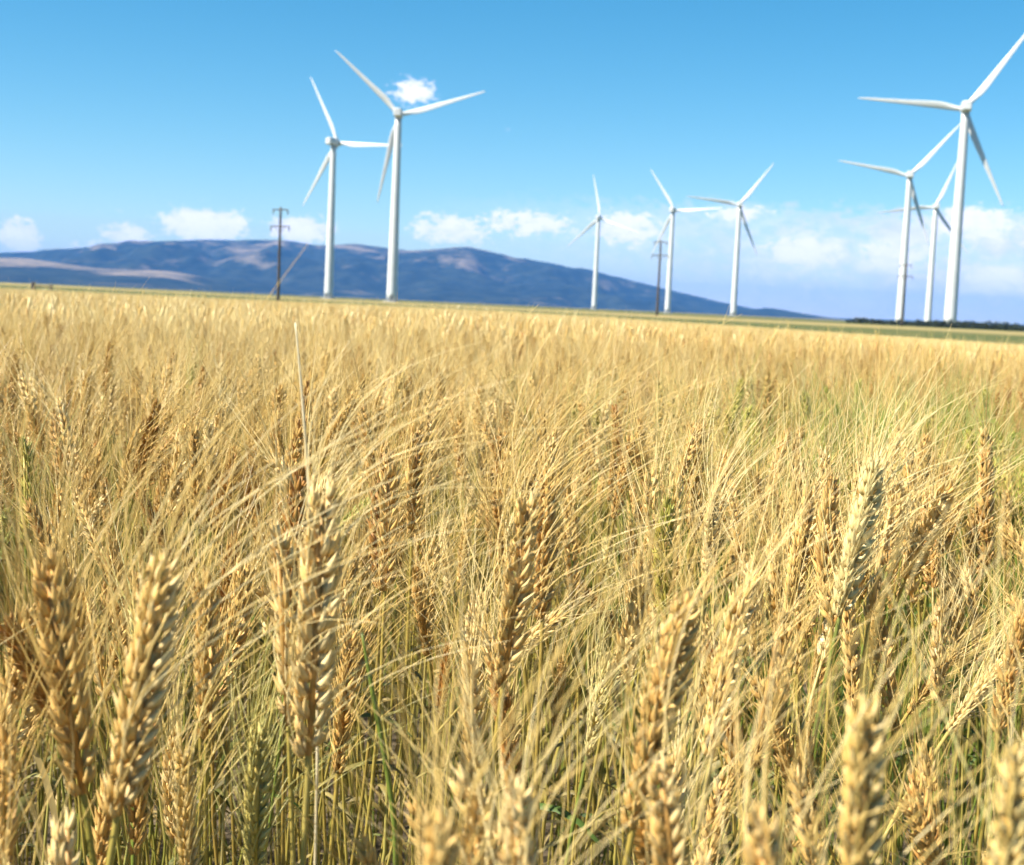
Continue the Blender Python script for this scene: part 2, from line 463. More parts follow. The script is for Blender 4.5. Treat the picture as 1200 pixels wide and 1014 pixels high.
mb = MB(); zz = np.array([0, -.1, -.12, -.3, -.32, -.5, -.52, -.7, -.72, -0.9]); tube(mb, np.stack([zz * 0, zz * 0, zz], -1), [.05, .05, .15, .15, .06, .15, .06, .15, .05, .05], 10); me_insul = mb.mesh('insulator', m_ins)
me_brace = []
for s in (-1, 1):
    mb = MB(); tube(mb, [(arm_dir.x * s * 1.1, arm_dir.y * s * 1.1, POLE_H - 3.68), (0, 0, POLE_H - 4.9)], 0.05, 6)
    me_brace.append(mb.mesh('brace', m_wood, False))
def pole(x, y, label):
    root = empty('utility_pole', (x, y, gh(x, y)))
    tag(root, label, 'utility pole', 'wooden utility poles across the plain')
    link('pole', me_pole, root); [link('brace', q, root) for q in me_brace]
    for me, z, hl in me_arms:
        a = link('crossarm', me, root)
        for s in (-1, 1):
            link('insulator', me_insul, a, Matrix.Translation((arm_dir.x * s * (hl - .12), arm_dir.y * s * (hl - .12), z - 0.09)))
def pole_at(px, y, label):
    d = ray(px, 357 + (px - 600) * 0.0455); pole(d.x / d.y * y, y, label)
pole_at(326, 262, 'dark wooden utility pole with two crossarms left of the two tall turbines')
pole_at(770, 330, 'dark wooden utility pole close beside a turbine at the mountain end')
pole_at(1057, 398, 'dark utility pole nearly hidden against a right cluster turbine tower')

# ------------------------------------------------------------------ fence brace far left, shelterbelt right
m_post = simple('old_fence_wood', (0.03, 0.026, 0.022), (0.07, 0.06, 0.05), 5.0, 0.9)
d = ray(39, 332); fy = 185.0; fx = d.x / d.y * fy
d2 = ray(60, 332); fx2 = d2.x / d2.y * fy
root = tag(empty('fence_brace', (fx, fy, gh(fx, fy))), 'dark wooden fence corner of two posts and a rail at the far left', 'fence')
for xx, r_, h_ in ((0, 0.30, 1.95), (fx2 - fx, 0.20, 1.7)):
    mb = MB(); zz = np.linspace(-0.1, h_, 6); tube(mb, np.stack([zz * 0 + xx, zz * 0, zz], -1), [r_, r_, r_ * .97, r_ * .95, r_ * .92, r_ * .8], 10); link('post', mb.mesh('post', m_post), root)
mb = MB(); tube(mb, [(0, -.05, 1.45), (fx2 - fx, -.05, 1.4)], 0.07, 8); link('rail', mb.mesh('rail', m_post), root)
m_leafdark, t, out = material('shelterbelt_leaves')
gi = t.node('ShaderNodeNewGeometry')
cc = t.mix(gi.outputs['Random Per Island'], (0.016, 0.028, 0.018, 1), (0.045, 0.06, 0.03, 1))
principled(t, out, cc, 0.8, transl=0.2)
def shelterbelt():
    mb = MB(); r = np.random.default_rng(11)
    V = []
    def bush(x, y, z, w, h, n):
        u = r.normal(size=(n, 3)); u /= np.linalg.norm(u, axis=1)[:, None]
        rad = r.uniform(0.55, 1.0, n) ** 0.5
        p = u * rad[:, None] * np.array([w, w, h / 2]) * (1 + 0.25 * np.sin(u[:, :1] * 7 + x)) + np.array([x, y, z + h / 2])
        a = r.normal(size=(n, 3)); a /= np.linalg.norm(a, axis=1)[:, None]
        b = np.cross(a, r.normal(size=(n, 3))); b /= np.linalg.norm(b, axis=1)[:, None]
        s = r.uniform(0.12, 0.3, (n, 1))
        V.append(np.stack([p - a * s, p + b * s * .8, p + a * s, p - b * s * .8], 1))
    def row(px0, px1, y, hm, n):
        for k in range(n):
            px = px0 + (px1 - px0) * (k + r.uniform(-.3, .3)) / n
            d = ray(px, 357 + (px - 600) * 0.0455); yy = y + r.uniform(-4, 4); x = d.x / d.y * yy
            bush(x, yy, gh(x, yy) - 0.1, r.uniform(1.0, 1.9), hm * r.uniform(0.75, 1.15), 260)
    row(998, 1330, 470, 1.8, 60)
    row(1076, 1330, 440, 2.4, 52)
    V = np.concatenate(V); n = len(V)
    mb.add(V, [(4 * i, 4 * i + 1, 4 * i + 2, 4 * i + 3) for i in range(n)])
    return mb.mesh('shelterbelt', m_leafdark, False)
tag(link('shelterbelt', shelterbelt()), 'low dark green line of shrubs along the horizon at right', 'shrubs', kind='stuff')

# ================================================================== WHEAT
def wheat_mat(name, pale, gold, brown, green, rough, transl, spec, noise_scale, pale_bias=0.0, green_bias=0.0, husk=False):
    m, t, out = material(name)
    ta = t.node('ShaderNodeAttribute', attribute_type='INSTANCER', attribute_name='tint')
    ga = t.node('ShaderNodeAttribute', attribute_type='INSTANCER', attribute_name='green')
    tcn = t.node('ShaderNodeTexCoord')
    n = t.noise(tcn.outputs['Object'], noise_scale, 3, 0.6)
    gi = t.node('ShaderNodeNewGeometry')
    isl = gi.outputs['Random Per Island']
    v = t.math('ADD', ta.outputs['Fac'], t.math('ADD', t.math('MULTIPLY', t.math('SUBTRACT', n, 0.5), 0.7), t.math('MULTIPLY', t.math('SUBTRACT', isl, 0.5), 0.45)))
    pa = t.node('ShaderNodeAttribute', attribute_type='GEOMETRY', attribute_name='ptint')
    v = t.math('ADD', t.math('SUBTRACT', v, pale_bias), pa.outputs['Fac'])
    c = t.mix(t.smooth(v, 0.0, 0.5), (*pale, 1), (*gold, 1))
    c = t.mix(t.smooth(v, 0.5, 1.05), c, (*brown, 1))
    bump = None
    if husk:                                      # husks: brown at the foot, papery at the rim, fine ribs
        fa = t.node('ShaderNodeAttribute', attribute_type='GEOMETRY', attribute_name='ft')
        c = t.mix(t.smooth(fa.outputs['Fac'], 0.30, 0.02, 0.0, 0.55), c, (*brown, 1))
        c = t.mix(t.smooth(fa.outputs['Fac'], 0.62, 0.95, 0.0, 0.35), c, (*pale, 1))
        mpn = t.node('ShaderNodeMapping'); mpn.inputs['Scale'].default_value = (1, 1, 0.12)
        t.l.new(tcn.outputs['Object'], mpn.inputs[0])
        bump = t.noise(mpn.outputs[0], 1500, 3, 0.6)
        c = t.mix(t.smooth(bump, 0.62, 0.78, 0, 0.35), c, (*brown, 1))
    gv = t.math('ADD', t.math('ADD', ga.outputs['Fac'], green_bias), t.math('MULTIPLY', t.math('SUBTRACT', n, 0.5), 0.6))
    if green_bias: gv = t.math('ADD', gv, t.math('MULTIPLY', t.math('SUBTRACT', isl, 0.5), 0.5))
    c = t.mix(t.smooth(gv, 0.2, 1.0), c, (*green, 1))
    principled(t, out, c, rough, bump, 0.5, 0.0004, spec=spec, transl=transl)
    return m
m_ear = wheat_mat('wheat_ear', (0.82, 0.64, 0.31), (0.66, 0.42, 0.125), (0.38, 0.18, 0.04), (0.33, 0.36, 0.055), 0.50, 0.08, 0.4, 60, 0.0, 0.0, True)
m_awn = wheat_mat('wheat_awn', (0.88, 0.71, 0.34), (0.76, 0.53, 0.165), (0.50, 0.30, 0.08), (0.32, 0.39, 0.08), 0.33, 0.15, 0.6, 25, 0.12)
m_stem = wheat_mat('wheat_stem', (0.60, 0.48, 0.18), (0.47, 0.34, 0.075), (0.33, 0.20, 0.045), (0.17, 0.22, 0.035), 0.4, 0.12, 0.5, 9, 0.0, 0.40)
m_leaf = wheat_mat('wheat_leaf', (0.52, 0.39, 0.16), (0.30, 0.215, 0.065), (0.15, 0.09, 0.03), (0.07, 0.12, 0.02), 0.55, 0.25, 0.4, 14, 0.0, 0.42)

def floret(L, w, th, sides, rings, bow=0.12):
    tt = np.linspace(0, 1, rings)
    prof = np.interp(tt, [0, .12, .32, .56, .78, .92, 1], [.30, .80, 1, .80, .42, .15, .03])
    a = np.arange(sides) * 2 * np.pi / sides
    x = prof[:, None] * np.cos(a)[None] * th / 2 + (bow * L * np.sin(np.pi * tt) ** 1.0)[:, None] * 0.5
    y = prof[:, None] * np.sin(a)[None] * w / 2
    z = (tt * L)[:, None] + 0 * x
    return np.stack([x, y, z], -1).reshape(-1, 3), grid_faces(rings, sides), np.repeat(tt, sides)
def rot_x(a): c, s = math.cos(a), math.sin(a); return np.array([[1, 0, 0], [0, c, -s], [0, s, c]])
def rot_y(a): c, s = math.cos(a), math.sin(a); return np.array([[c, 0, s], [0, 1, 0], [-s, 0, c]])
def rot_z(a): c, s = math.cos(a), math.sin(a); return np.array([[c, -s, 0], [s, c, 0], [0, 0, 1]])
def spikelet(seed, sides=7, rings=7, simple_=False):
    """one spikelet, base at the origin, axis +z, outer side +x, fan along y; metres"""
    r = np.random.default_rng(seed); mb = MB(); q = 0.001
    if simple_: fl = [(0, 0.0, 13.2, 4.0, 3.6, 1.2), (-1, 0.33, 12.6, 3.9, 3.4, 0.3), (1, 0.33, 12.6, 3.9, 3.4, 0.3)]
    else: fl = [(-.45, 0.20, 13.4, 3.5, 3.2, 1.3), (.45, 0.20, 13.0, 3.5, 3.2, 0.6), (-1, 0.40, 12.0, 3.3, 3.0, 0.0), (1, 0.40, 12.0, 3.3, 3.0, 0.0),
                (-1, 0.22, 8.8, 3.2, 2.0, 2.0), (1, 0.22, 8.8, 3.2, 2.0, 2.0)]                    # the last two: glumes
    for s, ang, L, w, th, xo in fl:
        v, f, tt = floret(L * q * r.uniform(.90, 1.08), w * q * r.uniform(.88, 1.1), th * q, sides, rings)
        v = v @ rot_z(r.uniform(-.4, .4)).T @ rot_y(r.uniform(-.10, .18)).T @ rot_x(-np.sign(s) * (ang + r.uniform(-.08, .08))).T
        v += np.array([xo * q, s * 1.7 * q, r.uniform(0, 1.0) * q])
        mb.add(v, f, tt)
    return mb
SPK = [spikelet(i) for i in range(4)]
SPK_ME = [s.mesh('spikelet', m_ear) for s in SPK]
SPK1 = [spikelet(i, 5, 4, True) for i in range(3)]

def ear_nodes(base, tip, bow, side, n, L, r, width=0.88):
    """matrices (3x3, origin) of the spikelets along a bowed ear, in the space of base / tip"""
    base, tip, bow, side = map(np.asarray, (base, tip, bow, side))
    res = []
    sc = L / 0.090
    for i in range(n):
        s = i / (n - 1) * 0.90
        P = base + (tip - base) * s + bow * (4 * s * (1 - s))
        T = unit((tip - base) + bow * (4 - 8 * s))
        S = unit(side - T * np.dot(side, T))
        sg = 1 if i % 2 else -1
        size = np.interp(s, [0, .12, .5, .8, .9], [.72, .92, 1.04, .92, .78]) * sc * (20 / max(n, 20)) ** .5 * r.uniform(.88, 1.10)
        tilt = np.interp(s, [0, .5, .9], [0.36, 0.31, 0.13]) + r.normal(0, .06)
        if i == n - 1: tilt = 0.0
        Xo = unit(S * sg); 
        Zt = unit(T * math.cos(tilt) + Xo * math.sin(tilt))
        Xt = unit(Xo * math.cos(tilt) - T * math.sin(tilt))
        Yt = np.cross(Zt, Xt)
        tw = r.uniform(-.35, .35)
        Xr = Xt * math.cos(tw) + Yt * math.sin(tw); Yr = np.cross(Zt, Xr)
        res.append((np.stack([Xr * width, Yr * width, Zt], 1) * size, P + Xo * 0.0010 * sc * width, Zt, T, Xo, Yr))
    return res
def add_awns(mb, nodes, L, r, wind, per=2, seg=4, wid=0.00023, sides=3, length=0.078, spread=1.0, keep=0.8):
    tt = np.linspace(0, 1, seg + 1)
    for i, (M, P, Zt, T, Xo, Yr) in enumerate(nodes):
        s = i / len(nodes)
        for k in range(per):
            if r.random() > keep: continue
            yk = (k - (per - 1) / 2) * 2 / max(1, per - 1) if per > 1 else 0
            p0 = P + M @ np.array([0.001, yk * 0.0035, 0.0105])
            out = 0.34 * (1 - 0.5 * s) * spread
            d = unit(T + Xo * out * r.uniform(.5, 1.25) + Yr * yk * 0.22 * spread * r.uniform(.3, 1.4) + r.normal(size=3) * np.array([.13, .13, .05]))
            ln = length * r.uniform(.65, 1.25) * (1.0 - 0.25 * abs(s - 0.55))
            bend = np.asarray(wind) * r.uniform(.4, 1.3) + Xo * 0.06 * r.uniform(-.3, 1) + r.normal(size=3) * np.array([.10, .10, .06])
            pts = p0 + d * ln * tt[:, None] + bend * ln * (tt ** 2)[:, None]
            rad = wid * np.interp(tt, [0, .3, 1], [1.25, 1.0, 0.35])
            if sides >= 3: tube(mb, pts, rad, sides, cap=False)
            else:
                e = unit(np.cross(d, r.normal(size=3)))
                v = np.stack([pts - e * rad[:, None], pts + e * rad[:, None]], 1)
                mb.add(v, grid_faces(seg + 1, 2, False))
def add_leaf(mb, p0, az_, length, width, droop, r, up=0.8, seg=9):
    h = np.array([math.cos(az_), math.sin(az_), 0.0]); tt = np.linspace(0, 1, seg + 1)
    pts = p0 + h * (length * tt)[:, None] * (1 - 0.25 * tt)[:, None] + np.array([0, 0, 1]) * (length * (up * tt - droop * tt ** 2))[:, None]
    tg = np.gradient(pts, axis=0); tg /= np.linalg.norm(tg, axis=1)[:, None]
    tw = r.uniform(-2.2, 2.2) * tt + r.uniform(-.4, .4)
    sd0 = np.cross(tg, np.array([0, 0, 1.0])); sd0 /= np.linalg.norm(sd0, axis=1)[:, None] + 1e-9
    nn = np.cross(sd0, tg)
    sd_ = sd0 * np.cos(tw)[:, None] + nn * np.sin(tw)[:, None]
    n2 = np.cross(sd_, tg)
    w = width * np.interp(tt, [0, .15, .5, 1], [.55, 1, .8, .04])[:, None] / 2
    v = np.stack([pts - sd_ * w, pts + n2 * w * 0.35, pts + sd_ * w], 1)
    mb.add(v, grid_faces(seg + 1, 3, False))
def stem_curve(root, top, top_dir, n=12):
    """bezier from the root, upright, to the ear base, arriving along top_dir"""
    root, top, top_dir = map(np.asarray, (root, top, top_dir))
    L = np.linalg.norm(top - root)
    c1 = root + np.array([0, 0, L * 0.38]) + (top - root) * np.array([.1, .1, 0]); c2 = top - unit(top_dir) * L * 0.30
    s = np.linspace(0, 1, n)[:, None]
    return (1 - s) ** 3 * root + 3 * (1 - s) ** 2 * s * c1 + 3 * (1 - s) * s ** 2 * c2 + s ** 3 * top
def stem_mesh(mb, pts, sides=6, r0=0.0018, r1=0.0011):
    n = len(pts); rad = np.linspace(r0, r1, n)
    tube(mb, pts, rad, sides, cap=False)
    if n >= 10:
        for k in (int(n * .3), int(n * .62)):     # nodes of the straw
            dv = unit(pts[k + 1] - pts[k]); p = pts[k]
            tube(mb, [p - dv * .004, p - dv * .0015, p + dv * .0015, p + dv * .004], [rad[k], rad[k] * 1.5, rad[k] * 1.5, rad[k]], sides, cap=False)
WIND = np.array([0.03, 0.0, 0.0])

class Variant: pass
def make_variant(seed):
    """a ripe stalk about 0.88 m tall rooted at the origin, leaning a little with the wind (+x)"""
    r = np.random.default_rng(100 + seed); v = Variant()
    L = r.uniform(.074, .094)
    lean = np.array([r.normal(0.0, 0.035), r.normal(0, 0.035), 0])
    base = np.array([0, 0, 0.79]) + lean
    nod = np.array([r.normal(0.0, 0.15), r.normal(0, 0.15), 1.0])
    if seed % 5 == 4: nod[:2] += unit(r.normal(size=2)) * .8        # a bent neck
    axis = unit(nod)
    tip = base + axis * L
    side = rot_z(r.uniform(0, 6.28)) @ np.array([1.0, 0, 0])
    v.base, v.tip, v.L, v.axis = base, tip, L, axis
    v.nodes = ear_nodes(base, tip, np.array([r.normal(0, .003), r.normal(0, .003), 0]), side, 20, L, r)
    mb = MB(); stem_mesh(mb, stem_curve((0, 0, 0), base, axis)); v.stem = mb.mesh('stem', m_stem)
    mb = MB(); tube(mb, [base, base + (tip - base) * .5, base + (tip - base) * .9], [.0013, .0015, .0008], 6); v.rachis = mb.mesh('ear', m_ear)
    v.spk = [i % 4 for i in range(20)]
    mb = MB(); tube(mb, [base, base + (tip - base) * .9], [.0013, .0009], 5)
    for i, nd in enumerate(v.nodes):
        s = SPK[i % 4]; mb.add(np.concatenate(s.v) @ nd[0].T + nd[1], s.f, np.concatenate(s.a))
    v.ear = mb.mesh('ear', m_ear)
    mb = MB(); add_awns(mb, v.nodes, L, r, WIND, 2, 4, spread=1.45, length=.09, keep=.62 if seed % 3 else .35); v.awns = mb.mesh('awns', m_awn)
    v.leaf = []
    for k in range(r.integers(1, 4)):
        mb = MB(); add_leaf(mb, np.array([lean[0] * .5, lean[1] * .5, r.uniform(.22, .66)]), r.uniform(0, 6.28), r.uniform(.09, .18), r.uniform(.004, .008), r.uniform(.6, 1.8), r)
        v.leaf.append(mb.mesh('leaf', m_leaf))
    # joined forms for the mass of the field
    return v
NV = 10
VAR = [make_variant(i) for i in range(NV)]

def get_ft(me):
    a = np.full(len(me.vertices), .5, np.float32)
    if 'ft' in me.attributes: me.attributes['ft'].data.foreach_get('value', a)
    return a
proto_coll = bpy.data.collections.new('wheat_prototypes')      # not linked: only the wheat field's nodes use it
def proto(name, meshes):
    import bmesh
    bm = bmesh.new(); mats = []
    vs_, fs, mi, n = [], [], [], 0
    for me in meshes:
        a = np.empty(len(me.vertices) * 3); me.vertices.foreach_get('co', a)
        vs_.append(a.reshape(-1, 3)); k = len(mats); mats.append(me.materials[0])
        for p in me.polygons: fs.append(tuple(i + n for i in p.vertices)); mi.append(k)
        n += len(me.vertices)
    bm.free()
    me = bpy.data.meshes.new(name)
    me.from_pydata(np.concatenate(vs_).tolist(), [], fs)
    for m in mats: me.materials.append(m)
    me.polygons.foreach_set('material_index', mi)
    me.polygons.foreach_set('use_smooth', np.ones(len(fs), bool))
    me.attributes.new('ft', 'FLOAT', 'POINT').data.foreach_set('value', np.concatenate([get_ft(q) for q in meshes]))
    me.update()
    o = bpy.data.objects.new(name, me); proto_coll.objects.link(o)
    return o
PI = 0; LOD0, LOD1, LOD2, LOD3, LOD4 = [], [], [], [], []
def new_proto(lst, meshes):
    global PI
    proto('p%03d' % PI, meshes); lst.append(PI); PI += 1
for v in VAR: new_proto(LOD0, [v.stem, v.ear, v.awns] + v.leaf)
def lod1(seed):
    r = np.random.default_rng(300 + seed)
    L = r.uniform(.072, .092); lean = np.array([r.normal(0.0, 0.035), r.normal(0, 0.035), 0]); base = np.array([0, 0, .79]) + lean
    axis = unit([r.normal(0, .15), r.normal(0, .15), 1.0]); tip = base + axis * L
    nodes = ear_nodes(base, tip, np.zeros(3), rot_z(r.uniform(0, 6.28)) @ np.array([1., 0, 0]), 18, L, r)
    e = MB()
    for i, nd in enumerate(nodes): s = SPK1[i % 3]; e.add(np.concatenate(s.v) @ nd[0].T + nd[1], s.f, np.concatenate(s.a))
    st = MB(); stem_mesh(st, stem_curve((0, 0, 0), base, axis, 7), 4)
    a = MB(); add_awns(a, nodes, L, r, WIND, 2, 3, 0.00024, 3, keep=.2 if seed >= 8 else .55)
    lf = MB()
    for k in range(r.integers(1, 3)): add_leaf(lf, np.array([lean[0] * .5, 0, r.uniform(.3, .66)]), r.uniform(0, 6.28), r.uniform(.09, .17), r.uniform(.004, .008), r.uniform(.6, 1.8), r, seg=5)
    return [st.mesh('s', m_stem), e.mesh('e', m_ear), a.mesh('a', m_awn), lf.mesh('l', m_leaf)]
def arrays(meshes):
    out_ = []
    for me in meshes:
        a = np.empty(len(me.vertices) * 3); me.vertices.foreach_get('co', a)
        f = np.empty(len(me.polygons) * 4, np.int32); me.polygons.foreach_get('vertices', f)
        out_.append((a.reshape(-1, 3), f.reshape(-1, 4), me.materials[0], get_ft(me)))
    return out_
def clump(name_list, stalks, size, n, seed, zs=.035, ztop=.84, tilt=.05, tall=.17):
    """n stalks side by side on a square, one mesh; each stalk keeps its own tint"""
    global PI
    r = np.random.default_rng(seed); V, F, MI, PT, FT, k = [], [], [], [], [], 0
    mats = [m_stem, m_ear, m_awn, m_leaf]
    g = int(math.ceil(math.sqrt(n)))
    for q in range(n):
        off = np.array([((q % g) + r.uniform(0, 1)) / g - .5, ((q // g) + r.uniform(0, 1)) / g - .5, 0]) * size
        sc = min(.90, max(.70, r.normal(ztop, zs))) / .872
        M = rot_y(r.normal(.01, tilt)) @ rot_x(r.normal(0, tilt)) @ rot_z(r.uniform(0, 6.28)) * sc
        tint = r.normal(0, .22); which = r.integers(len(stalks) - 2)
        if r.random() < tall:                                 # a few bare brown ears stand above the beards
            which = len(stalks) - 1 - r.integers(2); sc = r.uniform(.91, .945) / .872; tint = r.uniform(.35, .75)
        for v, f, m, ft in stalks[which]:
            FT.append(ft)
            V.append(v @ M.T + off); F.append(f + k); k += len(v)
            MI.append(np.full(len(f), mats.index(m))); PT.append(np.full(len(v), tint))
    V, F, MI, PT, FT = map(np.concatenate, (V, F, MI, PT, FT))
    me = bpy.data.meshes.new('p%03d' % PI)
    me.vertices.add(len(V)); me.vertices.foreach_set('co', V.astype(np.float32).ravel())
    me.loops.add(F.size); me.loops.foreach_set('vertex_index', F.astype(np.int32).ravel())
    me.polygons.add(len(F)); me.polygons.foreach_set('loop_start', np.arange(0, F.size, 4, dtype=np.int32))
    for m in mats: me.materials.append(m)
    me.polygons.foreach_set('material_index', MI.astype(np.int32)); me.polygons.foreach_set('use_smooth', np.ones(len(F), bool))
    me.attributes.new('ptint', 'FLOAT', 'POINT').data.foreach_set('value', PT.astype(np.float32))
    me.attributes.new('ft', 'FLOAT', 'POINT').data.foreach_set('value', FT.astype(np.float32))
    me.update(calc_edges=True)
    o = bpy.data.objects.new('p%03d' % PI, me); proto_coll.objects.link(o); name_list.append(PI); PI += 1
S1 = [arrays(lod1(i)) for i in range(10)]
for i in range(3): clump(LOD1, S1, .5, 84, 40 + i)
def crude(st, e, a, off, r, awn_n, awn_w, stem_from=0.35, h=None):
    L = r.uniform(.072, .092); lean = np.array([r.normal(0.0, 0.035), r.normal(0, 0.035), 0]); zb = r.normal(.785, .022) if h is None else h
    base = np.array([0, 0, zb]) + lean + off; axis = unit([r.normal(.02, .13), r.normal(0, .12), 1.0]); tip = base + axis * L
    tube(e, base + axis * L * np.array([0, .08, .3, .5, .7, .95, 1.0])[:, None] + r.normal(size=(7, 3)) * .0008, np.array([.002, .0058, .0072, .0062, .0072, .0046, .001]), 5, cap=False)
    tube(st, [np.array([0, 0, stem_from]) + off + lean * .4, base], [.0018, .0012], 3, cap=False)
    tt = np.linspace(0, 1, 3)
    for k in range(awn_n):
        s = r.uniform(.1, 1); d = unit(axis + r.normal(size=3) * np.array([.26, .26, .05]))
        ln = r.uniform(.06, .095); pts = base + axis * L * s + d * ln * tt[:, None] + WIND * ln * (tt ** 2)[:, None] * r.uniform(.3, 1.3)
        ee = unit(np.cross(d, r.normal(size=3))); w = awn_w * np.array([1.2, 1, .35])[:, None]
        a.add(np.stack([pts - ee * w, pts + ee * w], 1), grid_faces(3, 2, False))
def lod2(seed):
    r = np.random.default_rng(500 + seed); st, e, a = MB(), MB(), MB()
    crude(st, e, a, np.zeros(3), r, 9 if seed < 10 else 2, .00042, 0.2)
    return [st.mesh('s', m_stem), e.mesh('e', m_ear), a.mesh('a', m_awn)]
S2 = [arrays(lod2(i)) for i in range(12)]
for i in range(4): clump(LOD2, S2, .9, 260, 60 + i)
def lod3(seed, awn_n, awn_w, sf):
    r = np.random.default_rng(700 + seed); st, e, a = MB(), MB(), MB()
    crude(st, e, a, np.zeros(3), r, awn_n, awn_w, sf, .79)
    return [st.mesh('s', m_stem), e.mesh('e', m_ear), a.mesh('a', m_awn)]
S3 = [arrays(lod3(i, 6, .0008, .5)) for i in range(12)]
for i in range(4): clump(LOD3, S3, 1.8, 520, 80 + i, .03, .85, .03)
S4 = [arrays(lod3(30 + i, 4, .002, .6)) for i in range(12)]
for i in range(4): clump(LOD4, S4, 6.0, 1200, 90 + i, .025, .855, .03)

# ---- colour patches of the field: greener places, browner places
def field_green(x, y):
    g = 0.5 + 0.5 * fbm(x * 1.1 + 5, y * 0.8, 2.0, 3)
    g = max(0.0, (g - 0.62)) * 1.3
    g += 1.2 * math.exp(-(((x - 0.60) / 0.20) ** 2 + ((y - 1.95) / 0.6) ** 2))     # the green place right of the yellow ear
    g += 0.8 * math.exp(-(((x - 0.28) / 0.12) ** 2 + ((y - 1.7) / 0.3) ** 2))
    return g

# ---- individual stalks: first those picked out one by one from the photograph
used_scr = []                                    # (forward distance, x0, y0, x1, y1) of ears already placed
def set_tint(o, tint, green):
    o['tint'] = float(tint); o['green'] = float(green)
def hero(top, bot, y, tint, green, label, roll=None, depth=0.0, wind=(0.30, 0.0, -0.12), alen=0.09, seed=0, n=26, aspread=1.0, width=1.04, bow=0.0):
    r = np.random.default_rng(900 + seed)
    T = np.array(at_y(*top, y - depth)); B = np.array(at_y(*bot, y))
    L = float(np.linalg.norm(T - B)); axis = unit(T - B)
    rx, ry = B[0] - axis[0] * .10 + r.normal(0, .01), B[1] - axis[1] * .10 + r.normal(0, .01)
    zr = gh(rx, ry); O = np.array([rx, ry, zr])
    root = empty('wheat_stalk', O)
    tag(root, label, 'wheat', 'wheat stalks in the nearest rows')
    T, B = T - O, B - O
    ang = r.uniform(0, math.pi) if roll is None else roll
    side = np.array([math.cos(ang), math.sin(ang), 0.0])
    nodes = ear_nodes(B, T, np.array([bow, 0, 0]) * L, side, n, L, r, width)
    parts = []
    mb = MB(); stem_mesh(mb, stem_curve((0, 0, -0.01), B, axis, 14), 7, .0019, .0013); parts.append(link('stem', mb.mesh('stem', m_stem), root))
    mb = MB(); tube(mb, [B, B + (T - B) * .5, B + (T - B) * .9], [.0014, .0016, .0009], 6); ear = link('ear', mb.mesh('ear', m_ear), root); parts.append(ear)
    for i, nd in enumerate(nodes):
        M = Matrix(nd[0].tolist()).to_4x4(); M.translation = Vector(nd[1])
        parts.append(link('spikelet', SPK_ME[i % 4], ear, M))
    mb = MB(); add_awns(mb, nodes, L, r, wind, 2, 7, .00022, 4, alen, aspread * 1.5, keep=.9 if y > .42 else .4); a = link('awns', mb.mesh('awns', m_awn), ear); a['kind'] = 'stuff'; parts.append(a)
    mb = MB()
    add_leaf(mb, B * .5 * np.array([1, 1, 0]) + np.array([0, 0, r.uniform(.35, .6)]), r.uniform(0, 6.28), r.uniform(.1, .18), r.uniform(.005, .008), r.uniform(.8, 1.8), r)
    parts.append(link('leaf', mb.mesh('leaf', m_leaf), root))
    for p in parts: set_tint(p, tint, green)
    used_scr.append((y, min(top[0], bot[0]) - 14 / y * 1.0, top[1] - 8, max(top[0], bot[0]) + 14 / y, bot[1]))
    return root
